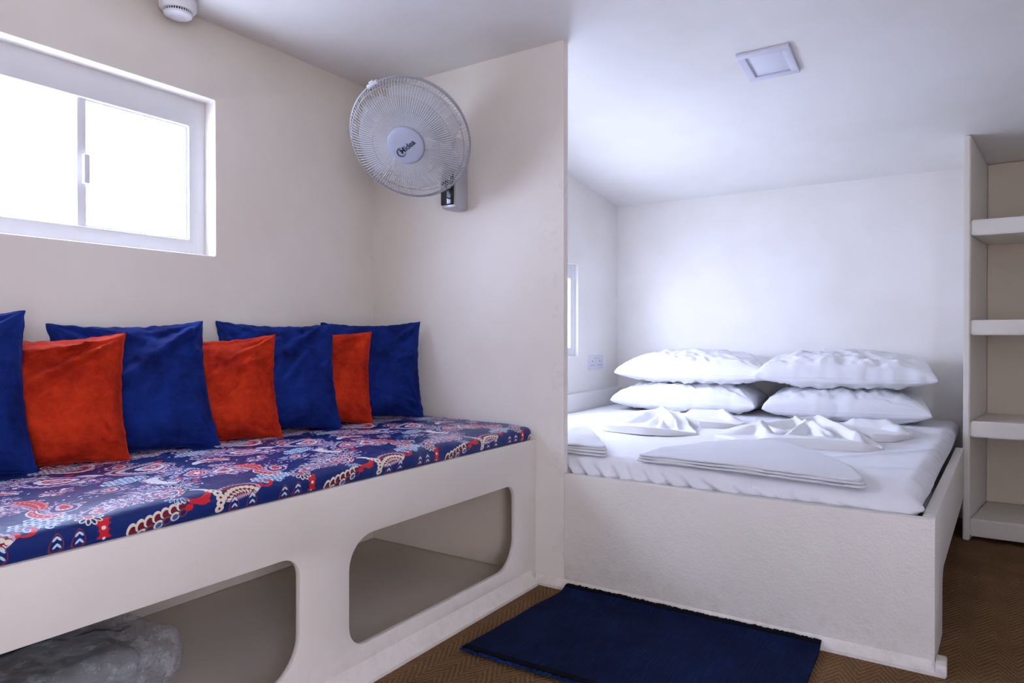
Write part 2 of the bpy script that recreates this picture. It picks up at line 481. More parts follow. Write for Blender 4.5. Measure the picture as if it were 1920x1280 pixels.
def add_box(bm, a, b, bev=0, mtx=None):
    r = bmesh.ops.create_cube(bm, size=1)
    vs = r['verts']
    for v in vs:
        v.co = Vector([(a[i]+b[i])/2+v.co[i]*(b[i]-a[i]) for i in range(3)])
    if bev:
        es = {e for v in vs for e in v.link_edges}
        q = bmesh.ops.bevel(bm, geom=list(es), offset=bev, segments=2, affect='EDGES', profile=.5)
        vs = list({v for f in q['faces'] for v in f.verts} | {v for v in vs if v.is_valid})
    if mtx is not None: bmesh.ops.transform(bm, matrix=mtx, verts=vs)
def box(name, a, b, mat, parent=None, bev=.004, mtx=None):
    bm = bmesh.new(); add_box(bm, a, b, bev, mtx); return from_bm(name, bm, mat, parent)
def empty(name, loc=(0, 0, 0)):
    o = bpy.data.objects.new(name, None); o.location = loc; o.empty_display_size = .05
    COL.objects.link(o); return o
def tag(o, label, cat, group=None):
    o['label'] = label; o['category'] = cat
    if group: o['group'] = group
    return o
def struct(o):
    o['kind'] = 'structure'; return o
def at_base(root, loc):                       # move a thing's Empty to its base, keep its parts in place
    root.location = loc
    for ch in root.children: ch.location = ch.location-Vector(loc)
def roundrect(x0, y0, x1, y1, rad, n=8):
    if isinstance(rad, (int, float)): rad = (rad,)*4          # bl, br, tr, tl
    pts = []
    for (cx, cy, a0, r) in ((x0+rad[0], y0+rad[0], 180, rad[0]), (x1-rad[1], y0+rad[1], 270, rad[1]), (x1-rad[2], y1-rad[2], 0, rad[2]), (x0+rad[3], y1-rad[3], 90, rad[3])):
        for i in range(n+1):
            a = R(a0+90*i/n); pts.append((cx+r*math.cos(a), cy+r*math.sin(a)))
    return pts
def plate(name, loops, thick, bev, mtx, mat, parent=None):
    """flat board with holes: outlines in its own plane, thickness along local +z from 0 to thick"""
    cu = bpy.data.curves.new('outline', 'CURVE'); cu.dimensions = '2D'; cu.fill_mode = 'BOTH'
    cu.extrude = thick/2-bev; cu.bevel_depth = bev; cu.bevel_resolution = 1; cu.offset = -bev
    for lp in loops:
        sp = cu.splines.new('POLY'); sp.points.add(len(lp)-1)
        for p, q in zip(sp.points, lp): p.co = (q[0], q[1], 0, 1)
        sp.use_cyclic_u = True
    o = bpy.data.objects.new('outline', cu); COL.objects.link(o)
    dg = bpy.context.evaluated_depsgraph_get()
    me = bpy.data.meshes.new_from_object(o.evaluated_get(dg))
    bpy.data.objects.remove(o); bpy.data.curves.remove(cu)
    me.name = name
    me.transform(mtx @ Matrix.Translation((0, 0, thick/2)))
    bm = bmesh.new(); bm.from_mesh(me); bmesh.ops.remove_doubles(bm, verts=bm.verts, dist=.0002)
    bmesh.ops.recalc_face_normals(bm, faces=bm.faces); bm.to_mesh(me); bm.free()
    me.materials.clear(); smooth(me, 30)
    return link(name, me, mat, parent)
def frame_yz(x):       # plate lies in the Y-Z plane, thickness grows towards -X
    return Matrix(((0, 0, -1, x), (1, 0, 0, 0), (0, 1, 0, 0), (0, 0, 0, 1)))
def frame_xz(y):       # plate lies in the X-Z plane, thickness grows towards +Y
    return Matrix(((1, 0, 0, 0), (0, 0, 1, y), (0, 1, 0, 0), (0, 0, 0, 1)))
def add_tube(bm, pts, rad, n=6, closed=False):
    pts = [Vector(p) for p in pts]; m = len(pts); rings = []
    for i, p in enumerate(pts):
        if closed: d = pts[(i+1) % m]-pts[i-1]
        else: d = pts[min(i+1, m-1)]-pts[max(i-1, 0)]
        d.normalize(); q = d.to_track_quat('Z', 'Y')
        r = rad(i/(m-1)) if callable(rad) else rad
        rings.append([bm.verts.new(p+q @ Vector((r*math.cos(2*math.pi*k/n), r*math.sin(2*math.pi*k/n), 0))) for k in range(n)])
    if closed:
        best = min(range(n), key=lambda s: sum((rings[0][k].co-rings[-1][(k+s) % n].co).length for k in range(n)))
        rings.append([rings[0][(k-best) % n] for k in range(n)])
    for a, b in zip(rings, rings[1:]):
        for k in range(n):
            bm.faces.new((a[k], a[(k+1) % n], b[(k+1) % n], b[k]))
    if not closed:
        bm.faces.new(rings[0][::-1]); bm.faces.new(rings[-1])
def add_lathe(bm, prof, n=32, mtx=Matrix.Identity(4)):
    rings = []
    for (r, z) in prof:
        if r < 1e-6: rings.append([bm.verts.new(mtx @ Vector((0, 0, z)))])
        else: rings.append([bm.verts.new(mtx @ Vector((r*math.cos(2*math.pi*k/n), r*math.sin(2*math.pi*k/n), z))) for k in range(n)])
    for a, b in zip(rings, rings[1:]):
        for k in range(n):
            f = [a[k % len(a)], a[(k+1) % len(a)], b[(k+1) % len(b)], b[k % len(b)]]
            g = []
            for v in f:
                if v not in g: g.append(v)
            if len(g) > 2: bm.faces.new(g)
def lathe(name, prof, mat, parent=None, n=32, mtx=Matrix.Identity(4), ang=40):
    bm = bmesh.new(); add_lathe(bm, prof, n, mtx); return from_bm(name, bm, mat, parent, ang)
def N(x, y, z=0): return noise.noise(Vector((x, y, z)))
def sstep(a, b, x):
    t = min(1, max(0, (x-a)/(b-a))); return t*t*(3-2*t)

# ------------------------------------------------------------------ room shell
XL, YP, YB, ZC = -2.155, 2.174, 4.125, 1.99
SL = .1168                                       # fall of the ceiling behind the partition
def ceil_z(y): return ZC-SL*max(0, y-YP)
XR, YR = 1.25, -1.6
struct(box('floor', (-2.3, YR-.1, -.06), (XR+.16, YB+.1, 0), M['carpet'], bev=0))
cv, cf = [], []
ys = [YR-.1, 0, 1.2, 2.0, 2.1, 2.174, 2.26, 2.36, 3.0, 3.6, YB+.1]
for y in ys:
    z = ZC if y < 2.05 else ceil_z(y)-.004*math.exp(-((y-YP)/.06)**2)
    for x in (-2.3, XR+.16): cv += [(x, y, z), (x, y, z+.08)]
for i in range(len(ys)-1):
    a = 4*i
    cf += [(a, a+2, a+6, a+4), (a+1, a+5, a+7, a+3), (a, a+4, a+5, a+1), (a+2, a+3, a+7, a+6)]
cf += [(0, 1, 3, 2), (4*len(ys)-4, 4*len(ys)-2, 4*len(ys)-1, 4*len(ys)-3)]
struct(mesh('ceiling', cv, cf, M['ceil'], ang=60))
W1 = (.565, 1.191, 1.414, 1.728)                 # window niche: y0 z0 y1 z1
W2 = (2.25, .800, 3.569, 1.333)
def rect(a, b, c, d): return [(a, b), (c, b), (c, d), (a, d)]
struct(plate('wall_left', [rect(YR-.1, -.04, YP+.04, ZC+.02), roundrect(*W1, .005)], .16, .006, frame_yz(XL), M['wall']))
struct(plate('wall_alcove', [[(YP+.02, -.04), (YB+.1, -.04), (YB+.1, 1.80), (YP+.02, ZC+.02)], roundrect(*W2, .005)], .16, .006, frame_yz(-1.877), M['alcove']))
struct(plate('wall_partition', [[(XL-.02, -.02), (-1.202, -.02), (-1.202, ZC+.01), (XL-.02, ZC+.01)]], .032, .0025, frame_xz(YP), M['partition']))
struct(box('wall_back', (-2.05, YB, -.04), (XR+.1, YB+.1, 1.82), M['alcove'], bev=0))
DY0, DY1, DZ = -1.35, -.35, 1.86  # opening added in the unseen right wall to let fill light in
struct(plate('wall_right', [[(YR-.1, -.04), (DY0, -.04), (DY0, DZ), (DY1, DZ), (DY1, -.04), (YB+.1, -.04), (YB+.1, ZC+.02), (YR-.1, ZC+.02)]], .16, .004, frame_yz(XR+.16), M['wall']))
struct(box('wall_rear', (-2.3, YR-.1, -.04), (XR+.16, YR, ZC+.02), M['wall'], bev=0))
# unseen bounce surfaces added outside the right wall opening for warm fill light
struct(box('floor_added_bounce', (XR+.16, -5.5, -.12), (6.5, 4.5, -.03), M['bounce_floor'], bev=0))
struct(box('ceiling_added_shade', (XR+.16, -3.6, 2.22), (3.1, 2.2, 2.30), M['bounce_roof'], bev=0))
struct(box('wall_added_bounce', (4.6, -5.5, -.12), (4.75, 4.5, 1.75), M['bounce_wall'], bev=0))

def window(name, X, niche, glass_rect, mull, latch=True, rec=.063, fth=.045, sd=(.034, .010), over=.005):
    root = struct(empty(name, (X, (niche[0]+niche[2])/2, niche[1])))
    y0, z0, y1, z1 = niche; g0, h0, g1, h1 = glass_rect
    xf = X-rec
    plate('window_frame', [rect(y0-.01, z0-.01, y1+.01, z1+.01), roundrect(g0, h0, g1, h1, .006)], fth, .004, frame_yz(xf), M['frame'], root)
    ym = mull
    # two sliding sashes on their own tracks
    for k, (a, b, xs) in enumerate(((g0-.005, ym+.018, xf-sd[0]), (ym+.004, g1+over, xf-sd[1]))):
        s = .027
        st = plate('sash', [rect(a, h0-.006, b, h1+.006), rect(a+s*(.45 if k == 0 else 1), h0+.006, b-s*(.45 if k else 1), h1-.006)], .016, .003, frame_yz(xs), M['frame'], root)
        box('glass_pane', (xs-.010, a+s-.004, h0+.006), (xs-.006, b-s+.004, h1-.006), M['glass'], st, 0)
    box('track_rail', (xf-.058, g0, h0-.012), (xf-.044, g1, h0+.004), M['frame'], root, .002)
    if latch:
        box('latch', (xf-.012, ym+.016, 1.375), (xf+.008, ym+.034, 1.465), M['plastic'], root, .004)
    at_base(root, root.location)
    return root
window('window_1', XL, W1, (.625, 1.246, 1.356, 1.635), 1.000)
window('window_2', -1.877, W2, (2.48, .850, 3.512, 1.250), 2.98, False, .020, .012, (.031, .013), .040)

# alcove ledge along the left wall, skirting at the back
o = struct(box('trim_1', (-1.90, YP+.032, .30), (-1.838, YB+.01, .586), M['alcove'], bev=.006))

# ------------------------------------------------------------------ storage bench (daybed base)
XB = -1.32
bench = empty('storage_bench')
tag(bench, 'cream built-in storage bench with rounded openings under the paisley seat', 'bench')
plate('front_panel', [rect(-.55, 0, YP-.001, .530), roundrect(1.245, .0965, 2.032, .386, (.06, .10, .05, .085)), roundrect(.27, .0965, 1.086, .386, (.06, .10, .05, .085))], .018, .004, frame_yz(XB), M['bench'], bench)
box('seat_board', (XL+.002, -.55, .500), (XB-.0185, YP-.002, .520), M['bench'], bench, .002)
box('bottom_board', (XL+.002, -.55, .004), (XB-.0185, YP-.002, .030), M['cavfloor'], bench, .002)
box('side_tint_sheet', (XL+.010, YP-.010, .031), (XB-.0190, YP-.0015, .499), M['cavity'], bench, 0)  # sheet added over the partition to carry the warm bounce tint
box('back_tint_sheet', (XL+.001, -.54, .031), (XL+.009, YP-.0015, .499), M['cavity'], bench, 0)  # same tinted sheet, added in front of the left wall
box('end_panel', (XL+.002, -.57, 0), (XB, -.551, .530), M['bench'], bench, .002)
prof = [(0, 0), (.030, 0), (.030, .010), (.016, .020), (.007, .036), (0, .052)]
vs = [(XB+p, y, q) for y in (-.55, YP-.034) for p, q in prof]
n = len(prof)
mesh('base_trim', vs, [(i, (i+1) % n, n+(i+1) % n, n+i) for i in range(n)]+[tuple(range(n))[::-1], tuple(range(n, 2*n))], M['bench'], bench, 50)

# ------------------------------------------------------------------ bed frame
bed = empty('alcove_bed')
tag(bed, 'cream plastered built-in bed box in the alcove holding the white mattress', 'bed')
YS = 3.675
SK = math.atan(.079/1.6)
plate('foot_panel', [rect(-1.2018, 0, -.054, .413)], .036, .003, frame_xz(YP), M['bed'], bed)
sm = Matrix.Translation((-.056, YP, 0)) @ Matrix.Rotation(-SK, 4, 'Z') @ Matrix.Translation((0, -YP, 0)) @ frame_yz(0)
arcpts = [(2.462+.0, 0), (2.462, .150)]+[(2.507-.045*math.cos(R(a)), .150+.045*math.sin(R(a))) for a in (15, 30, 45, 60, 75, 90)]
plate('side_panel', [[(YP+.037, 0)]+arcpts+[(YS-.003, .195), (YS-.003, .413), (YP+.037, .413)]], .034, .006, sm, M['bed'], bed)
box('slat_base', (-1.836, YP+.04, .36), (-.13, YB-.03, .385), M['bed'], bed, .003)
vs = []
prof = [(0, 0), (.026, 0), (.026, .010), (.012, .017), (.005, .024), (0, .032)]
for x in (-1.318, -.028): vs += [(x+(p-.028 if x > -.5 else 0), YP-p, q) for p, q in prof]
mesh('base_trim', vs, [(i, (i+1) % n, n+(i+1) % n, n+i) for i in range(n)]+[tuple(range(n))[::-1], tuple(range(n, 2*n))], M['bed'], bed, 50)
box('corner_foot', (-.054, YP-.028, 0), (-.026, YP+.05, .034), M['bed'], bed, .006)

# ------------------------------------------------------------------ shelf unit
shelf = empty('shelf_unit')
tag(shelf, 'tall open white shelf unit standing right of the bed', 'shelves')
YS = 3.675
def shx(y): return .012+.075*(y-YS)/.45            # its left side flares a little, as the bed side does
def side(x0, x1, name):
    vs = []
    for (x, y) in ((x0(YS), YS), (x1(YS), YS), (x1(YB-.002), YB-.002), (x0(YB-.002), YB-.002)):
        vs += [(x, y, 0), (x, y, ceil_z(y)-.002)]
    bm = bmesh.new(); bv = [bm.verts.new(v) for v in vs]
    for f in ((0, 2, 3, 1), (2, 4, 5, 3), (4, 6, 7, 5), (6, 0, 1, 7), (1, 3, 5, 7), (0, 6, 4, 2)): bm.faces.new([bv[i] for i in f])
    bmesh.ops.bevel(bm, geom=list(bm.edges), offset=.004, segments=2, affect='EDGES')
    return from_bm(name, bm, M['shelf'], shelf)
side(lambda y: shx(y), lambda y: shx(y)+.026, 'side_panel')
side(lambda y: .86, lambda y: .886, 'side_panel')
for (z0, z1) in ((1.364, 1.434), (.9195, .9865), (.463, .535), (.020, .098)):
    bm = bmesh.new()
    a = [(shx(YS)+.026, YS+.003), (.861, YS+.003), (.861, YB-.002), (shx(YB)+.026, YB-.002)]
    bv = [bm.verts.new((x, y, z)) for z in (z0, z1) for x, y in a]
    for f in ((3, 2, 1, 0), (4, 5, 6, 7), (0, 1, 5, 4), (1, 2, 6, 5), (2, 3, 7, 6), (3, 0, 4, 7)): bm.faces.new([bv[i] for i in f])
    bmesh.ops.bevel(bm, geom=list(bm.edges), offset=.005, segments=2, affect='EDGES')
    from_bm('shelf', bm, M['shelf'], shelf)
bm = bmesh.new()
bv = [bm.verts.new(v) for v in [(shx(YB)+.026, YB-.012, .10), (.86, YB-.012, .10), (.86, YB-.012, ceil_z(YB)-.004), (shx(YB)+.026, YB-.012, ceil_z(YB)-.004)]]
f = bm.faces.new(bv)
g = bmesh.ops.extrude_face_region(bm, geom=[f])
for v in g['geom']:
    if isinstance(v, bmesh.types.BMVert): v.co.y += .009
from_bm('back_panel', bm, M['shelfback'], shelf)

# ------------------------------------------------------------------ mattresses
def slab(nx, ny, nz, a, b, rad, fn, uvf=None):
    """box of grids with rounded edges; fn displaces each vertex (p, normal)"""
    a, b = Vector(a), Vector(b); key = {}; vs = []; fs = []; raw = []
    def vert(i, j, k):
        t = (i, j, k)
        if t in key: return key[t]
        p = Vector((a.x+(b.x-a.x)*i/nx, a.y+(b.y-a.y)*j/ny, a.z+(b.z-a.z)*k/nz))
        q = Vector([min(max(p[m], a[m]+rad), b[m]-rad) for m in range(3)])
        d = p-q; nn = d.normalized() if d.length > 1e-7 else Vector((0, 0, 1))
        if d.length > 1e-7: p = q+nn*rad
        raw.append((p.copy(), nn)); vs.append(fn(p.copy(), nn)); key[t] = len(vs)-1
        return key[t]
    for (I, J, ax) in ((nx, ny, 'z'), (nx, nz, 'y'), (ny, nz, 'x')):
        for s in (0, 1):
            for i in range(I):
                for j in range(J):
                    if ax == 'z': c = [(i+u, j+v, s*nz) for u, v in ((0, 0), (1, 0), (1, 1), (0, 1))]; fl = s == 0
                    elif ax == 'y': c = [(i+u, s*ny, j+v) for u, v in ((0, 0), (1, 0), (1, 1), (0, 1))]; fl = s == 1
                    else: c = [(s*nx, i+u, j+v) for u, v in ((0, 0), (1, 0), (1, 1), (0, 1))]; fl = s == 0
                    q = [vert(*t) for t in c]
                    fs.append(q[::-1] if fl else q)
    uvs = [uvf(p, nn) for p, nn in raw] if uvf else None
    return vs, fs, uvs

def dayfn(p, n):
    x, y, z = p
    up = max(0, n.z)
    p.z += up*(.004*N(x*3, y*3)+.0025*N(x*9, y*9, 2))
    if z > .545: p.z += .006*math.sin(math.pi*min(1, max(0, (x+2.14)/.82)))
    fr = sstep(-1.42, -1.34, x)
    p.x += fr*(.006*N(y*5, z*6, 4)+.003*N(y*22, z*10, 1))*sstep(.52, .56, z)
    p.z -= fr*up*.006*(1+N(y*4, 3, 7))
    return p
def dayuv(p, n):
    t = -1.335-p.x if n.z > .3 else p.z-.592
    t = max(t, -.072)
    if n.z > .3 and p.x > -1.37:
        s = sstep(-1.37, -1.325, p.x); t = (-1.335-p.x)*(1-s)+(p.z-.592)*s
    return ((p.y-1.0)/.482, (t+.075)/.93)
vs, fs, uvs = slab(66, 190, 7, (XL+.012, -.54, .5215), (-1.326, YP-.006, .583), .026, dayfn, dayuv)
o = mesh('daybed_mattress', vs, fs, M['paisley'], None, 80, uvs)
tag(o, 'thin daybed mattress in navy, red and white paisley cotton on the bench', 'mattress')

def bedfn(p, n):
    x, y, z = p
    up = max(0, n.z)
    p.z += up*(.005*N(x*2.2, y*2.2)+.0016*N(x*18+y*6, y*3, 5))
    w = sstep(2.34, 2.21, y)
    droop = .022*sstep(-1.0, -.25, x)+.012*(1+N(x*3.2, 1.5))
    p.z -= w*droop*sstep(.40, .47, z)
    # gathers of the fitted sheet on the front face
    g = math.sin(x*95+z*60+6*N(x*4, 2.2))*(.5+.5*N(x*3.1, 9.1))
    front = sstep(0, .55, -n.y)
    p.y -= front*(.018*g*sstep(.497, .44, z)*sstep(-.30, -.80, x)+.006*g*sstep(.49, .43, z)+.010*N(x*4, z*5, 3)+.004*N(x*30, z*9, 1))
    cr = sstep(-.42, -.10, x)
    side = max(0, n.x)*sstep(.405, .45, z)
    p.x -= max(0, n.x)*.004*(1-sstep(.405, .45, z))
    p.x += side*(.012*N(y*5, z*6)+.006*math.sin(y*60+z*40+4*N(y*3, 4)))
    p.x += .092*(y-2.2)/1.9*sstep(-.9, -.2, x)
    # a long crease on the right half of the top
    d = (x+.42)*.60-(y-2.55)*.42
    p.z += up*.006*math.exp(-(d/.016)**2)*sstep(2.35, 2.6, y)*sstep(3.4, 3.0, y)*(1 if x > -.6 else 0)
    d = (x+.60)*.30-(y-2.35)*.9
    p.z += up*.0045*math.exp(-(d/.014)**2)*sstep(-.5, -.3, x)
    return p
vs, fs, _ = slab(150, 150, 9, (-1.832, YP+.040, .386), (-.093, YB-.012, .492), .040, bedfn)
o = mesh('bed_mattress', vs, fs, M['sheet'], None, 80)
tag(o, 'thick double mattress in a white fitted sheet inside the bed box', 'mattress')

# ------------------------------------------------------------------ cushions and pillows
def cushion_mesh(w, h, th, seed, nn=40, pinch=.085, wr=.020, power=.42, flat=.55, crinkle=0, creases=()):
    """square cushion in its own frame: x to the right, y up (0..h), z to the front; two welded faces"""
    vs, fs = [], []; idx = {}
    def outline(u, v):
        x = u*w/2*(1-pinch*(1-v*v)*abs(u)**2); y = v*h/2*(1-pinch*(1-u*u)*abs(v)**2)
        return x, y
    for side in (1, -1):
        for i in range(nn+1):
            for j in range(nn+1):
                edge = i in (0, nn) or j in (0, nn)
                if edge and (i, j) in idx: idx[(side, i, j)] = idx[(i, j)]; continue
                u = math.sin(math.pi/2*(2*i/nn-1)*.985)/math.sin(math.pi/2*.985); v = math.sin(math.pi/2*(2*j/nn-1)*.985)/math.sin(math.pi/2*.985)
                x, y = outline(u, v)
                k = max(0, (1-u*u)*(1-v*v))
                z = th/2*k**power
                if side < 0 and flat: z *= flat
                m = min(1, k*5)
                # folds that run out of the corners, and a few slack ones
                f = 0
                for (cu, cv) in ((-1, -1), (1, -1), (1, 1), (-1, 1)):
                    du, dv = u-cu, v-cv; rr = math.hypot(du, dv); aa = math.atan2(dv, du)
                    f += math.exp(-(rr/.75)**2)*N(aa*4.2+seed*3.1, cu*5+cv*9+seed, rr*.8)*1.5
                f += .55*N(u*2.2+v*1.1+seed, v*5.2-u*1.6, seed*1.7)+.25*N(u*7+seed, v*9, seed)
                z += wr*f*m
                if crinkle:
                    z += crinkle*m*(1-.5*abs(u))*((.45-1.6*abs(N(u*6+v*2.2+seed, v*1.6-u, seed)))*.7+.6*N(u*8-v*6+seed, v*3+u*2, 4)+.35*N(u*19+v*9, v*5, seed))
                for (u0, v0, u1, v1, ch, cw) in creases:
                    a = Vector((u0, v0)); ab = Vector((u1-u0, v1-v0)); q = Vector((u, v))
                    t_ = max(0, min(1, (q-a).dot(ab)/ab.length_squared))
                    off = q-(a+ab*t_); sd = .55 if ab.x*off.y-ab.y*off.x > 0 else 1.0
                    z += max(0, side)*1.9*ch*(1-.75*t_)*math.exp(-(off.length/(.8*cw*sd))**2)*min(1, m+.15)
                if edge:
                    z = .002*N(u*6+seed, v*6, 3)
                x += .004*N(u*3+seed, v*8, 1); y += .004*N(u*8, v*3+seed, 2)
                vs.append((x, y+h/2, side*z if not edge else z)); n_ = len(vs)-1
                if edge: idx[(i, j)] = n_
                idx[(side, i, j)] = n_
        for i in range(nn):
            for j in range(nn):
                q = [idx[(side, i, j)], idx[(side, i+1, j)], idx[(side, i+1, j+1)], idx[(side, i, j+1)]]
                fs.append(q if side > 0 else q[::-1])
    ring = [vs[idx[(i, 0)]] for i in range(nn)]+[vs[idx[(nn, j)]] for j in range(nn)]+[vs[idx[(i, nn)]] for i in range(nn, 0, -1)]+[vs[idx[(0, j)]] for j in range(nn, 0, -1)]
    return vs, fs, ring
ZM = .582
def cushion(br, w, h, th, yaw, lean, mat, seed, label, roll=0, pinch=.085, creases=()):
    root = empty('cushion')
    vs, fs, ring = cushion_mesh(w, h, th, seed, 64, pinch=pinch, crinkle=.009, creases=creases)
    # local x = right edge direction; facing +X (into the room) after yaw
    ex = Vector((math.sin(yaw), math.cos(yaw), 0)); nrm = Vector((math.cos(yaw), -math.sin(yaw), 0))
    eu = Vector((0, 0, 1))*math.cos(lean)-nrm*math.sin(lean)
    ez = nrm*math.cos(lean)+Vector((0, 0, 1))*math.sin(lean)
    if roll:
        ex, eu = ex*math.cos(roll)+eu*math.sin(roll), eu*math.cos(roll)-ex*math.sin(roll)
    base = Vector((br[0], br[1], ZM+.004))-ex*(w/2)*.97
    mt = Matrix((ex, eu, ez)).transposed().to_4x4(); mt.translation = base
    o = mesh('cover', vs, fs, mat, root, 80); o.matrix_local = mt
    bm = bmesh.new(); add_tube(bm, ring, .0028, 5, True)
    s = from_bm('seam', bm, mat, root); s.matrix_local = mt
    root.location = base
    for ch in (o, s): ch.location = ch.location-base
    return tag(root, label, 'cushion', 'velvet cushions along the bench wall')
cushion((-1.850, .735), .40, .41, .115, R(21), R(18), M['blue'], 1, 'navy velvet cushion at the left end of the row, left of every orange-red one', R(3))
cushion((-1.818, .938), .35, .345, .105, R(33), R(14), M['red'], 2, 'leftmost orange-red velvet cushion, with a deep diagonal crease at its top corner', R(3), creases=((.97, .86, -.35, .12, .024, .11), (.95, .93, -.1, .66, .016, .09), (.5, .80, -.8, .72, .010, .08), (1, -.72, .45, -.62, .012, .07)))
cushion((-1.838, 1.212), .405, .405, .115, R(20), R(23), M['blue'], 3, 'navy velvet cushion standing between the first and second orange-red cushions', R(2), creases=((.95, .90, .1, .35, .012, .09), (.8, .75, -.2, .05, .009, .08), (-.5, .92, -.2, .55, .008, .08), (.9, .45, .3, .15, .008, .07)))
cushion((-1.824, 1.424), .35, .345, .105, R(35), R(16), M['red'], 4, 'middle orange-red velvet cushion of the three on the bench', R(3), creases=((.95, .9, .1, .45, .012, .09), (.9, .55, .0, .2, .010, .08), (.9, .1, .1, -.15, .008, .07)))
cushion((-1.830, 1.680), .40, .395, .115, R(27), R(20), M['blue'], 5, 'navy velvet cushion standing between the second and third orange-red cushions', R(-1), creases=((.7, .9, .0, .3, .011, .09), (.5, .4, -.1, -.3, .010, .08), (.9, .2, .3, -.2, .008, .08)))
cushion((-1.842, 1.846), .35, .350, .095, R(38), R(11), M['red'], 6, 'orange-red velvet cushion furthest right, half hidden behind a navy cushion', R(-.5))
cushion((-1.815, 2.104), .39, .39, .115, R(40), R(8), M['blue'], 7, 'navy velvet cushion in the corner against the white partition', R(1), creases=((.95, .92, .2, .5, .012, .09), (.9, .3, .1, .1, .009, .07), (.95, -.75, .2, -.45, .010, .08)))

def pillow(loc, w, d, th, rz, tilt, seed, label, roll=0):
    root = empty('pillow', loc)
    vs, fs, ring = cushion_mesh(w, d, th, seed, 96, .045, .014, .30, .50, .022)
    vs = [(x, y-d/2, z) for x, y, z in vs]; ring = [(x, y-d/2, z) for x, y, z in ring]
    mt = Matrix.Rotation(rz, 4, 'Z') @ Matrix.Rotation(tilt, 4, 'X') @ Matrix.Rotation(roll, 4, 'Y')
    o = mesh('pillowcase', vs, fs, M['pillow'], root, 80); o.matrix_local = mt
    bm = bmesh.new(); add_tube(bm, ring, .0024, 5, True)
    s = from_bm('seam', bm, M['pillow'], root); s.matrix_local = mt
    return tag(root, label, 'pillow', 'stacked pillows against the back wall')
pillow((-1.305, 3.875, .547), .80, .48, .235, R(3), R(0), 11, 'white pillow under the left stack, resting on the mattress')
pillow((-.492, 3.875, .547), .74, .48, .235, R(4), R(0), 12, 'white pillow under the right stack, resting on the mattress')
pillow((-1.262, 3.880, .715), .84, .47, .235, R(2), R(2), 13, 'white pillow on top of the left stack')
pillow((-.500, 3.875, .722), .80, .48, .230, R(4), R(3), 14, 'white pillow on top of the right stack')

# ------------------------------------------------------------------ folded towels and linen on the bed
def folded(name, poly, z0, layers, th, shrink, seed, label, cat, nose):
    root = empty(name, (sum(p[0] for p in poly)/len(poly), sum(p[1] for p in poly)/len(poly), z0))
    C = Vector(root.location)
    for L in range(layers):
        pts = [Vector((x-C.x, y-C.y)) for x, y in poly]
        k = 1-shrink*L
        pts = [p*k+Vector((.008*N(L*3.3+seed, 1), .010*N(L*2.1, seed))) for p in pts]
        dense = []
        for a, b in zip(pts, pts[1:]+pts[:1]):
            m = max(2, int((b-a).length/.015))
            dense += [a.lerp(b, i/m) for i in range(m)]
        for _ in range(1):
            dense = [(dense[i-1]+dense[i]*2+dense[(i+1) % len(dense)])/4 for i in range(len(dense))]
        nb = len(dense); vs, fs = [], []
        zb = L*th
        prof = [(.975, .08), (.994, .22), (1.0, .5), (.994, .80), (.975, .96), (.93, 1.0), (.8, 1.0), (.6, 1.0), (.4, 1.0), (.2, 1.0)]
        for (s, hz) in prof:
            for p in dense:
                q = p*s
                w = (.0045*N(q.x*7+seed, q.y*7, L)+.0022*N(q.x*22, q.y*22, seed))*min(1, hz*1.2)
                drop = nose(q.x+C.x, q.y+C.y)
                vs.append((q.x, q.y, zb+th*hz+w+drop))
        vs.append((0, 0, zb+th+nose(C.x, C.y)))
        for r in range(len(prof)-1):
            for i in range(nb):
                fs.append((r*nb+i, r*nb+(i+1) % nb, (r+1)*nb+(i+1) % nb, (r+1)*nb+i))
        t = len(prof)-1
        for i in range(nb): fs.append((t*nb+i, t*nb+(i+1) % nb, len(vs)-1))
        mesh('fold', vs, fs, M['towel'], root, 80)
    return tag(root, label, cat, 'folded towels on the mattress edge')
def edge_drop(x, y): return -.020*sstep(2.33, 2.20, y)-.012*sstep(-.7, -.2, x)*sstep(2.4, 2.2, y)
folded('folded_towel', [(-.945, 2.215), (-.70, 2.66), (-.60, 2.70), (-.50, 2.65), (-.40, 2.50), (-.225, 2.245), (-.23, 2.215), (-.55, 2.213)], .498, 3, .0085, .012, 3, 'white terry towel folded in a triangle on the front edge of the mattress', 'towel', edge_drop)
folded('folded_towel', [(-1.64, 2.235), (-1.52, 2.66), (-1.40, 2.70), (-1.33, 2.62), (-1.10, 2.28), (-1.055, 2.235), (-1.07, 2.222), (-1.35, 2.225)], .498, 4, .0095, .008, 8, 'white folded towel partly hidden behind the white partition edge', 'towel', edge_drop)

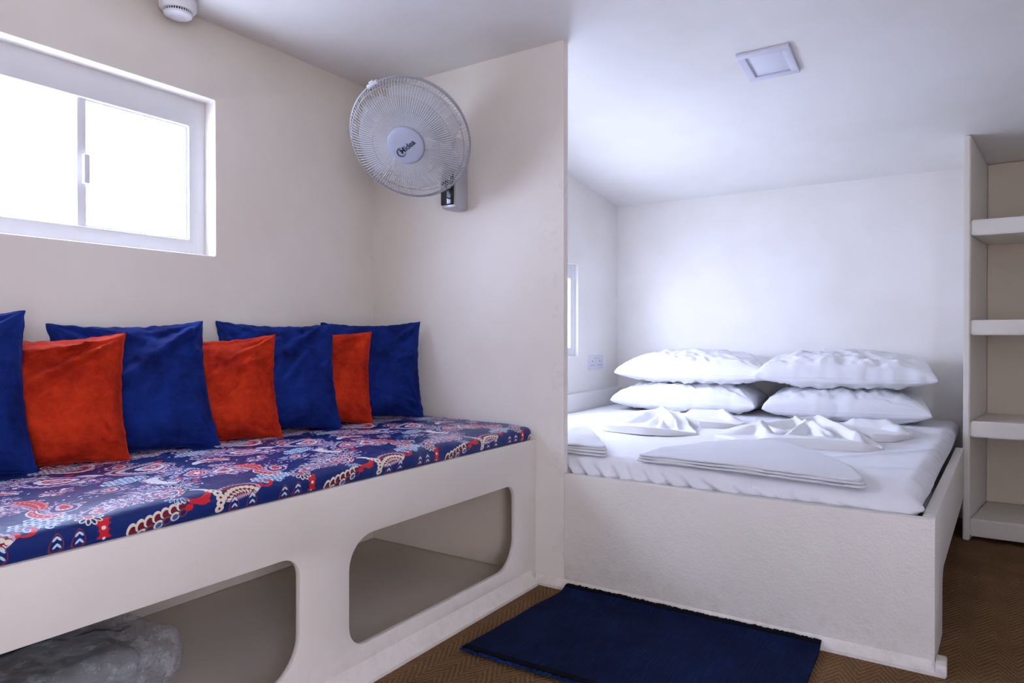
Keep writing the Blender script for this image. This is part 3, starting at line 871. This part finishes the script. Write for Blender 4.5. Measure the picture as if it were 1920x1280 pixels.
def linen(name, outline, z0, ridges, seed, label, base=.012):
    """folded cloth: outline points (x, y, height of the standing edge); ridges = soft folds (x, y, height) to (x, y, height), width"""
    cx = sum(p[0] for p in outline)/len(outline); cy = sum(p[1] for p in outline)/len(outline)
    root = empty(name, (cx, cy, z0))
    dense = []
    P = [Vector(p) for p in outline]
    for a, b in zip(P, P[1:]+P[:1]):
        m = max(2, int((b-a).length/.010)); dense += [a.lerp(b, i/m) for i in range(m)]
    for _ in range(2):
        dense = [(dense[i-1]+dense[i]*2+dense[(i+1) % len(dense)])/4 for i in range(len(dense))]
    c = Vector((cx, cy))
    def hgt(q, s, lip):
        acc = 0
        for (ax, ay, ah, bx, by, bh, wd) in ridges:
            a = Vector((ax, ay)); b = Vector((bx, by)); ab = b-a
            t = max(0, min(1, (q-a).dot(ab)/ab.length_squared))
            off = q-(a+ab*t); d = off.length/wd
            side = 1 if ab.x*off.y-ab.y*off.x > 0 else .62        # folds fall over to one side
            d /= side
            hh = ah+(bh-ah)*t
            acc += max(0, hh*(1-min(1, d)**1.6))**3
        h = base+acc**(1/3)
        h += .004*N(q.x*8+seed, q.y*8)+.0025*N(q.x*24+q.y*9, q.y*20, seed)
        if s > .985: return .001+lip*.35*(1-(s-.985)/.015)
        e = sstep(.60, .97, s)
        top = lip+.004*N(q.x*14, q.y*14, seed)
        return max(.004, h*(1-e)+max(top, h*.6)*e)
    nb = len(dense); vs, fs = [], []
    rings = [1, .992, .984, .97, .95, .925, .90]+[.87-.87*i/36 for i in range(36)]
    for s in rings:
        for p in dense:
            q = c+(p.to_2d()-c)*s
            vs.append((q.x-cx, q.y-cy, hgt(q, s, p.z)))
    vs.append((0, 0, hgt(c, 0, 0)))
    for r in range(len(rings)-1):
        for i in range(nb): fs.append((r*nb+i, r*nb+(i+1) % nb, (r+1)*nb+(i+1) % nb, (r+1)*nb+i))
    for i in range(nb): fs.append(((len(rings)-1)*nb+i, (len(rings)-1)*nb+(i+1) % nb, len(vs)-1))
    o = mesh('cloth', vs, fs, M['linen'], root, 75)
    return tag(root, label, 'linen', 'folded bed linen laid out on the mattress')
linen('folded_sheet', [(-1.54, 2.84, .006), (-1.44, 2.81, .014), (-1.28, 2.755, .030), (-1.12, 2.74, .036), (-1.03, 2.77, .030), (-.93, 2.865, .006), (-1.00, 2.96, .030), (-1.06, 3.10, .040), (-1.16, 3.30, .045), (-1.28, 3.44, .035), (-1.44, 3.38, .02), (-1.56, 3.10, .012)], .492,
      [(-1.50, 2.98, .015, -1.24, 3.28, .052, .10), (-1.24, 3.28, .055, -1.08, 2.98, .045, .085), (-1.30, 3.16, .035, -1.33, 2.86, .008, .045),
       (-1.22, 3.20, .040, -1.20, 2.92, .012, .038), (-1.17, 3.10, .040, -1.10, 2.86, .018, .034), (-1.44, 2.86, .018, -1.12, 2.80, .024, .045), (-1.48, 3.05, .02, -1.38, 2.90, .010, .04)], 3,
      'crumpled white sheet folded like a fan on the left of the mattress')
linen('folded_pillowcase', [(-1.10, 3.13, .034), (-1.00, 3.10, .034), (-.92, 3.13, .026), (-.835, 3.27, .004), (-.88, 3.36, .022), (-.98, 3.50, .034), (-1.14, 3.55, .034), (-1.20, 3.44, .02), (-1.17, 3.26, .02)], .492,
      [(-1.15, 3.40, .030, -.98, 3.42, .034, .09), (-.98, 3.42, .034, -.88, 3.28, .010, .07)], 5,
      'small white leaf-shaped linen fold in front of the left pillow stack', .022)
linen('folded_sheet', [(-.865, 2.865, .005), (-.80, 2.82, .014), (-.70, 2.755, .010), (-.645, 2.745, .026), (-.55, 2.735, .036), (-.40, 2.755, .040), (-.29, 2.79, .030), (-.225, 2.86, .006), (-.30, 3.00, .028), (-.40, 3.25, .040), (-.52, 3.48, .035), (-.68, 3.55, .020), (-.82, 3.42, .012), (-.88, 3.10, .008)], .492,
      [(-.84, 2.90, .010, -.70, 2.98, .046, .055), (-.70, 2.98, .046, -.63, 2.80, .030, .05), (-.80, 3.02, .02, -.56, 3.38, .050, .07),
       (-.60, 2.79, .030, -.32, 2.82, .032, .05), (-.54, 3.38, .062, -.33, 2.92, .050, .045), (-.56, 3.20, .045, -.58, 2.92, .020, .04), (-.53, 3.16, .050, -.44, 2.90, .018, .036),
       (-.62, 3.28, .045, -.43, 2.96, .030, .03), (-.74, 3.14, .02, -.62, 3.02, .014, .04)], 9,
      'crumpled white sheet folded like a fan on the right of the mattress')
linen('folded_pillowcase', [(-.355, 3.13, .030), (-.29, 3.06, .034), (-.22, 3.10, .028), (-.155, 3.28, .012), (-.17, 3.38, .022), (-.25, 3.56, .030), (-.40, 3.62, .034), (-.47, 3.50, .02), (-.42, 3.30, .02)], .492,
      [(-.40, 3.40, .034, -.27, 3.38, .032, .09), (-.27, 3.38, .030, -.19, 3.27, .016, .07)], 15,
      'small white leaf-shaped linen fold in front of the right pillow stack', .022)

# ------------------------------------------------------------------ wall fan
fan = empty('wall_fan')
tag(fan, 'pale grey wall-mounted fan with round wire cage on the white partition', 'fan')
rt = Vector((math.cos(TH), math.sin(TH), 0)); upv = Vector((0, 0, 1))
FC = Vector((-1.652, 1.850, 1.619))
tocam = (Vector((0, 0, .91))-FC).normalized()
fz = (tocam-rt*.34-upv*.46).normalized()
fx = (rt*.72+upv*.69); fx = (fx-fz*fx.dot(fz)).normalized(); fy = fz.cross(fx)
FM = Matrix((fx, fy, fz)).transposed().to_4x4(); FM.translation = FC
def fpart(name, bm, mat, parent=fan, ang=40):
    bmesh.ops.transform(bm, matrix=FM, verts=bm.verts)
    return from_bm(name, bm, mat, parent, ang)
RC = .220
front = [(.066, .052), (.10, .055), (.14, .053), (.175, .046), (.200, .033), (.215, .017), (RC, 0)]
rear = [(RC, 0), (.219, -.020), (.205, -.045), (.18, -.062), (.13, -.074), (.075, -.080)]
def wires(prof, n, rad, twist=0):
    bm = bmesh.new()
    for k in range(n):
        pts = []
        for i, (r, z) in enumerate(prof):
            a = 2*math.pi*k/n+twist*i/(len(prof)-1); pts.append((r*math.cos(a), r*math.sin(a), z))
        add_tube(bm, pts, rad, 4)
    return bm
def circle(r, z, n=72): return [(r*math.cos(2*math.pi*i/n), r*math.sin(2*math.pi*i/n), z) for i in range(n)]
o = fpart('front_grille', wires(front, 120, .00115), M['fanwire']); o['kind'] = 'stuff'
o = fpart('rear_grille', wires(rear, 110, .00095, .25), M['fanwire']); o['kind'] = 'stuff'
bm = bmesh.new(); add_tube(bm, circle(RC, 0, 96), .0040, 8, True); fpart('rim', bm, M['fanrim'])
for (r, z) in ((.122, .0545), (.168, .048), (.205, .030)):
    bm = bmesh.new(); add_tube(bm, circle(r, z-.001), .0014, 5, True); fpart('grille_ring', bm, M['fanring'])
for (r, z) in ((.212, -.034), (.15, -.070)):
    bm = bmesh.new(); add_tube(bm, circle(r, z), .0014, 5, True); fpart('grille_ring', bm, M['fanring'])
bm = bmesh.new(); add_lathe(bm, [(0, .0620), (.040, .0618), (.060, .0606), (.066, .0590), (.068, .055), (.068, .046), (.060, .044), (0, .044)], 48); hub = fpart('hub_badge', bm, M['hub'])
bm = bmesh.new(); add_tube(bm, circle(.0685, .052, 56), .0018, 6, True); fpart('badge_ring', bm, M['fanring'], hub)
# raised lettering on the badge
tcu = bpy.data.curves.new('lettering', 'FONT'); tcu.body = 'Midea'; tcu.size = .0285; tcu.extrude = .0004; tcu.offset = .0004
to = bpy.data.objects.new('lettering', tcu); COL.objects.link(to)
me = bpy.data.meshes.new_from_object(to.evaluated_get(bpy.context.evaluated_depsgraph_get()))
bpy.data.objects.remove(to); bpy.data.curves.remove(tcu)
me.materials.clear()
me.transform(FM @ Matrix.Translation((-.030, -.016, .0625)))
link('lettering', me, M['ink'], hub)
bm = bmesh.new()
add_tube(bm, [(-.027+.0155*math.cos(R(a)), -.0075+.0155*math.sin(R(a)), .0628) for a in range(40, 321, 14)], lambda t: .0006+.0014*math.sin(math.pi*t), 5)
fpart('emblem', bm, M['ink'], hub)
# blades
for k in range(3):
    bm = bmesh.new(); rows = []
    for i in range(13):
        r = .035+.160*i/12; wdt = R(26+34*math.sin(math.pi*min(1, i/12*.72+.12)))
        row = []
        for j in range(9):
            s = j/8-.5; a = 2*math.pi*k/3+s*wdt*2+.35*i/12
            row.append(bm.verts.new((r*math.cos(a), r*math.sin(a), -.012+s*.055*(1-.25*i/12))))
        rows.append(row)
    for a, b in zip(rows, rows[1:]):
        for j in range(8): bm.faces.new((a[j], a[j+1], b[j+1], b[j]))
    g = bmesh.ops.solidify(bm, geom=list(bm.faces), thickness=.002)
    fpart('blade', bm, M['blade'])
bm = bmesh.new(); add_lathe(bm, [(0, .022), (.022, .020), (.038, .010), (.040, -.030), (0, -.030)], 32); fpart('blade_hub', bm, M['fanpl'])
bm = bmesh.new(); add_lathe(bm, [(0, -.076), (.080, -.078), (.088, -.088), (.086, -.135), (.074, -.165), (.040, -.178), (0, -.180)], 36); fpart('motor_housing', bm, M['fanpl'])
# clip at the top of the cage
va = (-rt*.36+upv*.93); va = (va-fz*va.dot(fz)).normalized(); ca = math.atan2(va.dot(fy), va.dot(fx))
bm = bmesh.new(); add_box(bm, (RC-.006, -.022, -.008), (RC+.008, .022, .008), .003); add_box(bm, (RC+.004, -.009, -.005), (RC+.013, .009, .005), .002)
bmesh.ops.transform(bm, matrix=Matrix.Rotation(ca, 4, 'Z'), verts=bm.verts); fpart('cage_clip', bm, M['fanpl'])
# wall bracket with the control panel
bm = bmesh.new(); add_box(bm, (-1.705, 2.090, 1.412), (-1.632, YP-.001, 1.600), .010); br = from_bm('wall_bracket', bm, M['silver'], fan)
bm = bmesh.new(); add_box(bm, (-1.712, 1.985, 1.575), (-1.625, 2.165, 1.690), .020); from_bm('tilt_neck', bm, M['fanpl'], fan)
bm = bmesh.new(); add_tube(bm, [FC-fz*.15, FC-fz*.20+Vector((0, .05, -.02)), Vector((-1.670, 2.05, 1.655))], .034, 16); from_bm('swivel_joint', bm, M['fanpl'], fan)
bm = bmesh.new(); add_box(bm, (-1.699, 2.080, 1.424), (-1.640, 2.0925, 1.560), .004); cp = from_bm('control_panel', bm, M['gloss'], fan)
for i in range(2):
    for (zz, rr, mm) in ((1.492, .0085, 'silver'), (1.522, .006, 'fanpl'), (1.545, .006, 'fanpl')):
        lathe('button', [(0, .006), (rr*.8, .006), (rr, .004), (rr, 0)], M[mm], cp, 16, Matrix.Translation((-1.684+.029*i, 2.081, zz)) @ Matrix.Rotation(R(90), 4, 'X'))
at_base(fan, (-1.67, YP, 1.41))

# ------------------------------------------------------------------ smoke detector, ceiling light, socket
det = empty('smoke_detector', (-2.095, 1.245, ZC))
tag(det, 'round white smoke detector on the ceiling above the window', 'smoke detector')
lathe('base_ring', [(0, 0), (.054, 0), (.056, -.006), (.056, -.030), (.050, -.038), (.040, -.039), (0, -.039)], M['plastic'], det, 48)
lathe('slot_ring', [(0, -.038), (.041, -.038), (.041, -.047), (0, -.047)], M['dark'], det, 48)
lathe('cap', [(0, -.044), (.038, -.044), (.043, -.047), (.041, -.053), (.030, -.058), (.022, -.0585), (.021, -.0575), (.020, -.0585), (0, -.060)], M['plastic'], det, 48)
for k in range(36):
    a = 2*math.pi*k/36
    o = box('slot_rib', (.0395, -.0012, -.0478), (.0425, .0012, -.0380), M['plastic'], det, 0) if k == 0 else None
    if k == 0: rib0 = o
    else:
        o = rib0.copy(); COL.objects.link(o); o.parent = det
    o.rotation_euler = (0, 0, a)


lamp = empty('ceiling_light', (0, 0, 0))
tag(lamp, 'square white flush panel light, switched off, on the sloping ceiling over the bed', 'ceiling light')
LA = math.atan(SL)
lm = Matrix.Translation((-.600, 2.655, ceil_z(2.655))) @ Matrix.Rotation(-LA, 4, 'X')
def lpart(name, bm, mat, parent=lamp):
    bmesh.ops.transform(bm, matrix=lm, verts=bm.verts)
    return from_bm(name, bm, mat, parent)
HX, HY = .092, .108
bm = bmesh.new()
for (a, b) in (((-HX, -HY, -.012), (HX, -HY+.028, .0)), ((-HX, HY-.028, -.012), (HX, HY, .0)), ((-HX, -HY+.026, -.012), (-HX+.028, HY-.026, .0)), ((HX-.028, -HY+.026, -.012), (HX, HY-.026, .0))):
    add_box(bm, a, b, .002)
lpart('frame', bm, M['lampframe'])
bm = bmesh.new(); add_box(bm, (-HX+.026, -HY+.026, -.005), (HX-.026, HY-.026, -.001), .001); lpart('diffuser', bm, M['diffuser'])
at_base(lamp, (-.600, 2.655, ceil_z(2.655)))

sock = empty('wall_socket', (-1.877, 3.79, .757))
tag(sock, 'white double three-pin wall socket on the alcove wall', 'socket')
XS = -1.877
box('plate', (0, -.100, -.043), (.009, .100, .043), M['socket'], sock, .003)
for k in (-1, 1):
    for (yy, zz, w, h) in ((.050*k, .006, .0045, .011), (.050*k-.014, -.018, .0085, .0050), (.050*k+.014, -.018, .0085, .0050)):
        box('pin_slot', (.0088, yy-w/2, zz-h/2), (.0094, yy+w/2, zz+h/2), M['dark'], sock, 0)
    box('rocker', (.008, .022*k-.009, .020), (.013, .022*k+.009, .034), M['socket'], sock, .0015)
    box('switch_mark', (.0128, .022*k-.003, .024), (.0133, .022*k+.003, .028), M['dark'], sock, 0)

# ------------------------------------------------------------------ floor rug
rug = empty('floor_rug', (-.77, 1.86, 0))
tag(rug, 'dark navy woven cotton rug lying on the carpet against the bed box', 'rug')
def rz(x, y):
    return .004+.003*(1+N(x*5, y*5))+.014*sstep(2.09, 2.155, y)+.0015*N(x*20, y*20, 3)
def rxy(u, v):                      # u across (0 left edge, 1 right edge), v along (0 near, 1 by the bed)
    x = (-1.205+.030*v)*(1-u)+(-.325-.010*v)*u; y = (1.572+.012*u)*(1-v)+(2.150+.0*u)*v
    x += .006*N(v*4, u*9, 2)*(1 if u in (0, 1) else .5); y += .004*N(u*6, v*3, 8)
    return x, y
def rugpart(name, v0, v1, mat, nu=70, nv=46, dz=0):
    vs, fs = [], []
    for lay in (0, 1):
        for j in range(nv+1):
            for i in range(nu+1):
                x, y = rxy(i/nu, v0+(v1-v0)*j/nv)
                vs.append((x+.77, y-1.86, (rz(x, y)+.006+dz) if lay == 0 else max(.0005, rz(x, y)-.002)))
    B = (nu+1)*(nv+1); g = lambda i, j: j*(nu+1)+i
    for j in range(nv):
        for i in range(nu):
            q = (g(i, j), g(i+1, j), g(i+1, j+1), g(i, j+1)); fs.append(q); fs.append(tuple(B+k for k in q[::-1]))
    for i in range(nu):
        for j, s in ((0, 1), (nv, -1)):
            q = (g(i, j), B+g(i, j), B+g(i+1, j), g(i+1, j)); fs.append(q[::s])
    for j in range(nv):
        for i, s in ((0, -1), (nu, 1)):
            q = (g(i, j), B+g(i, j), B+g(i, j+1), g(i, j+1)); fs.append(q[::s])
    return mesh(name, vs, fs, mat, rug, 50)
rugpart('weave', .035, .972, M['rug'])
rugpart('hem', .0, .037, M['rughem'], 70, 3, .0015)
rugpart('hem', .970, 1.0, M['rughem'], 70, 3, .0015)
for v, sg in ((0, -1), (1, 1)):
    bm = bmesh.new()
    for i in range(104):
        u = (i+.5)/104
        x, y = rxy(u, v); z = rz(x, y)
        r = .0052+.0016*rnd.random()
        bmesh.ops.create_icosphere(bm, subdivisions=1, radius=r, matrix=Matrix.Translation((x+.77+rnd.uniform(-.002, .002), y-1.86+sg*(.005+rnd.uniform(-.002, .004)), max(r, z+.003))) @ Matrix.Diagonal((1, 1.3, .8, 1)))
    o = from_bm('fringe', bm, M['fringe'] if v == 0 else M['rughem'], rug, 80); o['kind'] = 'stuff'

# ------------------------------------------------------------------ plastic bag of bedding in the left cubby
bag = empty('plastic_bag', (-1.78, .78, .03))
tag(bag, 'clear crumpled plastic bag of grey bedding stored in the left bench opening', 'bag')
def bagmesh(name, a, b, rad, seed, amp, mat):
    def fn(p, n):
        q = p*1.0
        f = amp*(N(q.x*6+seed, q.y*6, q.z*6)+.6*abs(N(q.x*15, q.y*15+seed, q.z*15))+.35*N(q.x*34, q.y*34, q.z*34+seed))
        return p+n*f if n.z < .99 else p+Vector((0, 0, f))
    vs, fs, _ = slab(34, 40, 14, a, b, rad, fn)
    c = Vector(bag.location)
    return mesh(name, [Vector(v)-c for v in vs], fs, mat, bag, 70)
bagmesh('bedding', (-2.09, .25, .036), (-1.70, .93, .135), .045, 2, .010, M['grey_in'])
bagmesh('plastic_film', (-2.12, .22, .036), (-1.64, 1.005, .165), .05, 6, .014, M['film'])
bm = bmesh.new()
add_tube(bm, [(-1.86+.02*math.sin(i*.55)+.035*sstep(5, 16, i)+1.78, .50+.44*i/16-.78, .168+.012*N(i*.5, 7)-.03-.012*sstep(13, 16, i)) for i in range(17)], .0028, 5)
from_bm('piping', bm, M['piping'], bag)

for root, loc in ((bench, (-1.75, .8, 0)), (bed, (-.95, 3.1, 0)), (shelf, (.45, 3.9, 0))):
    at_base(root, loc)
bpy.context.view_layer.update()
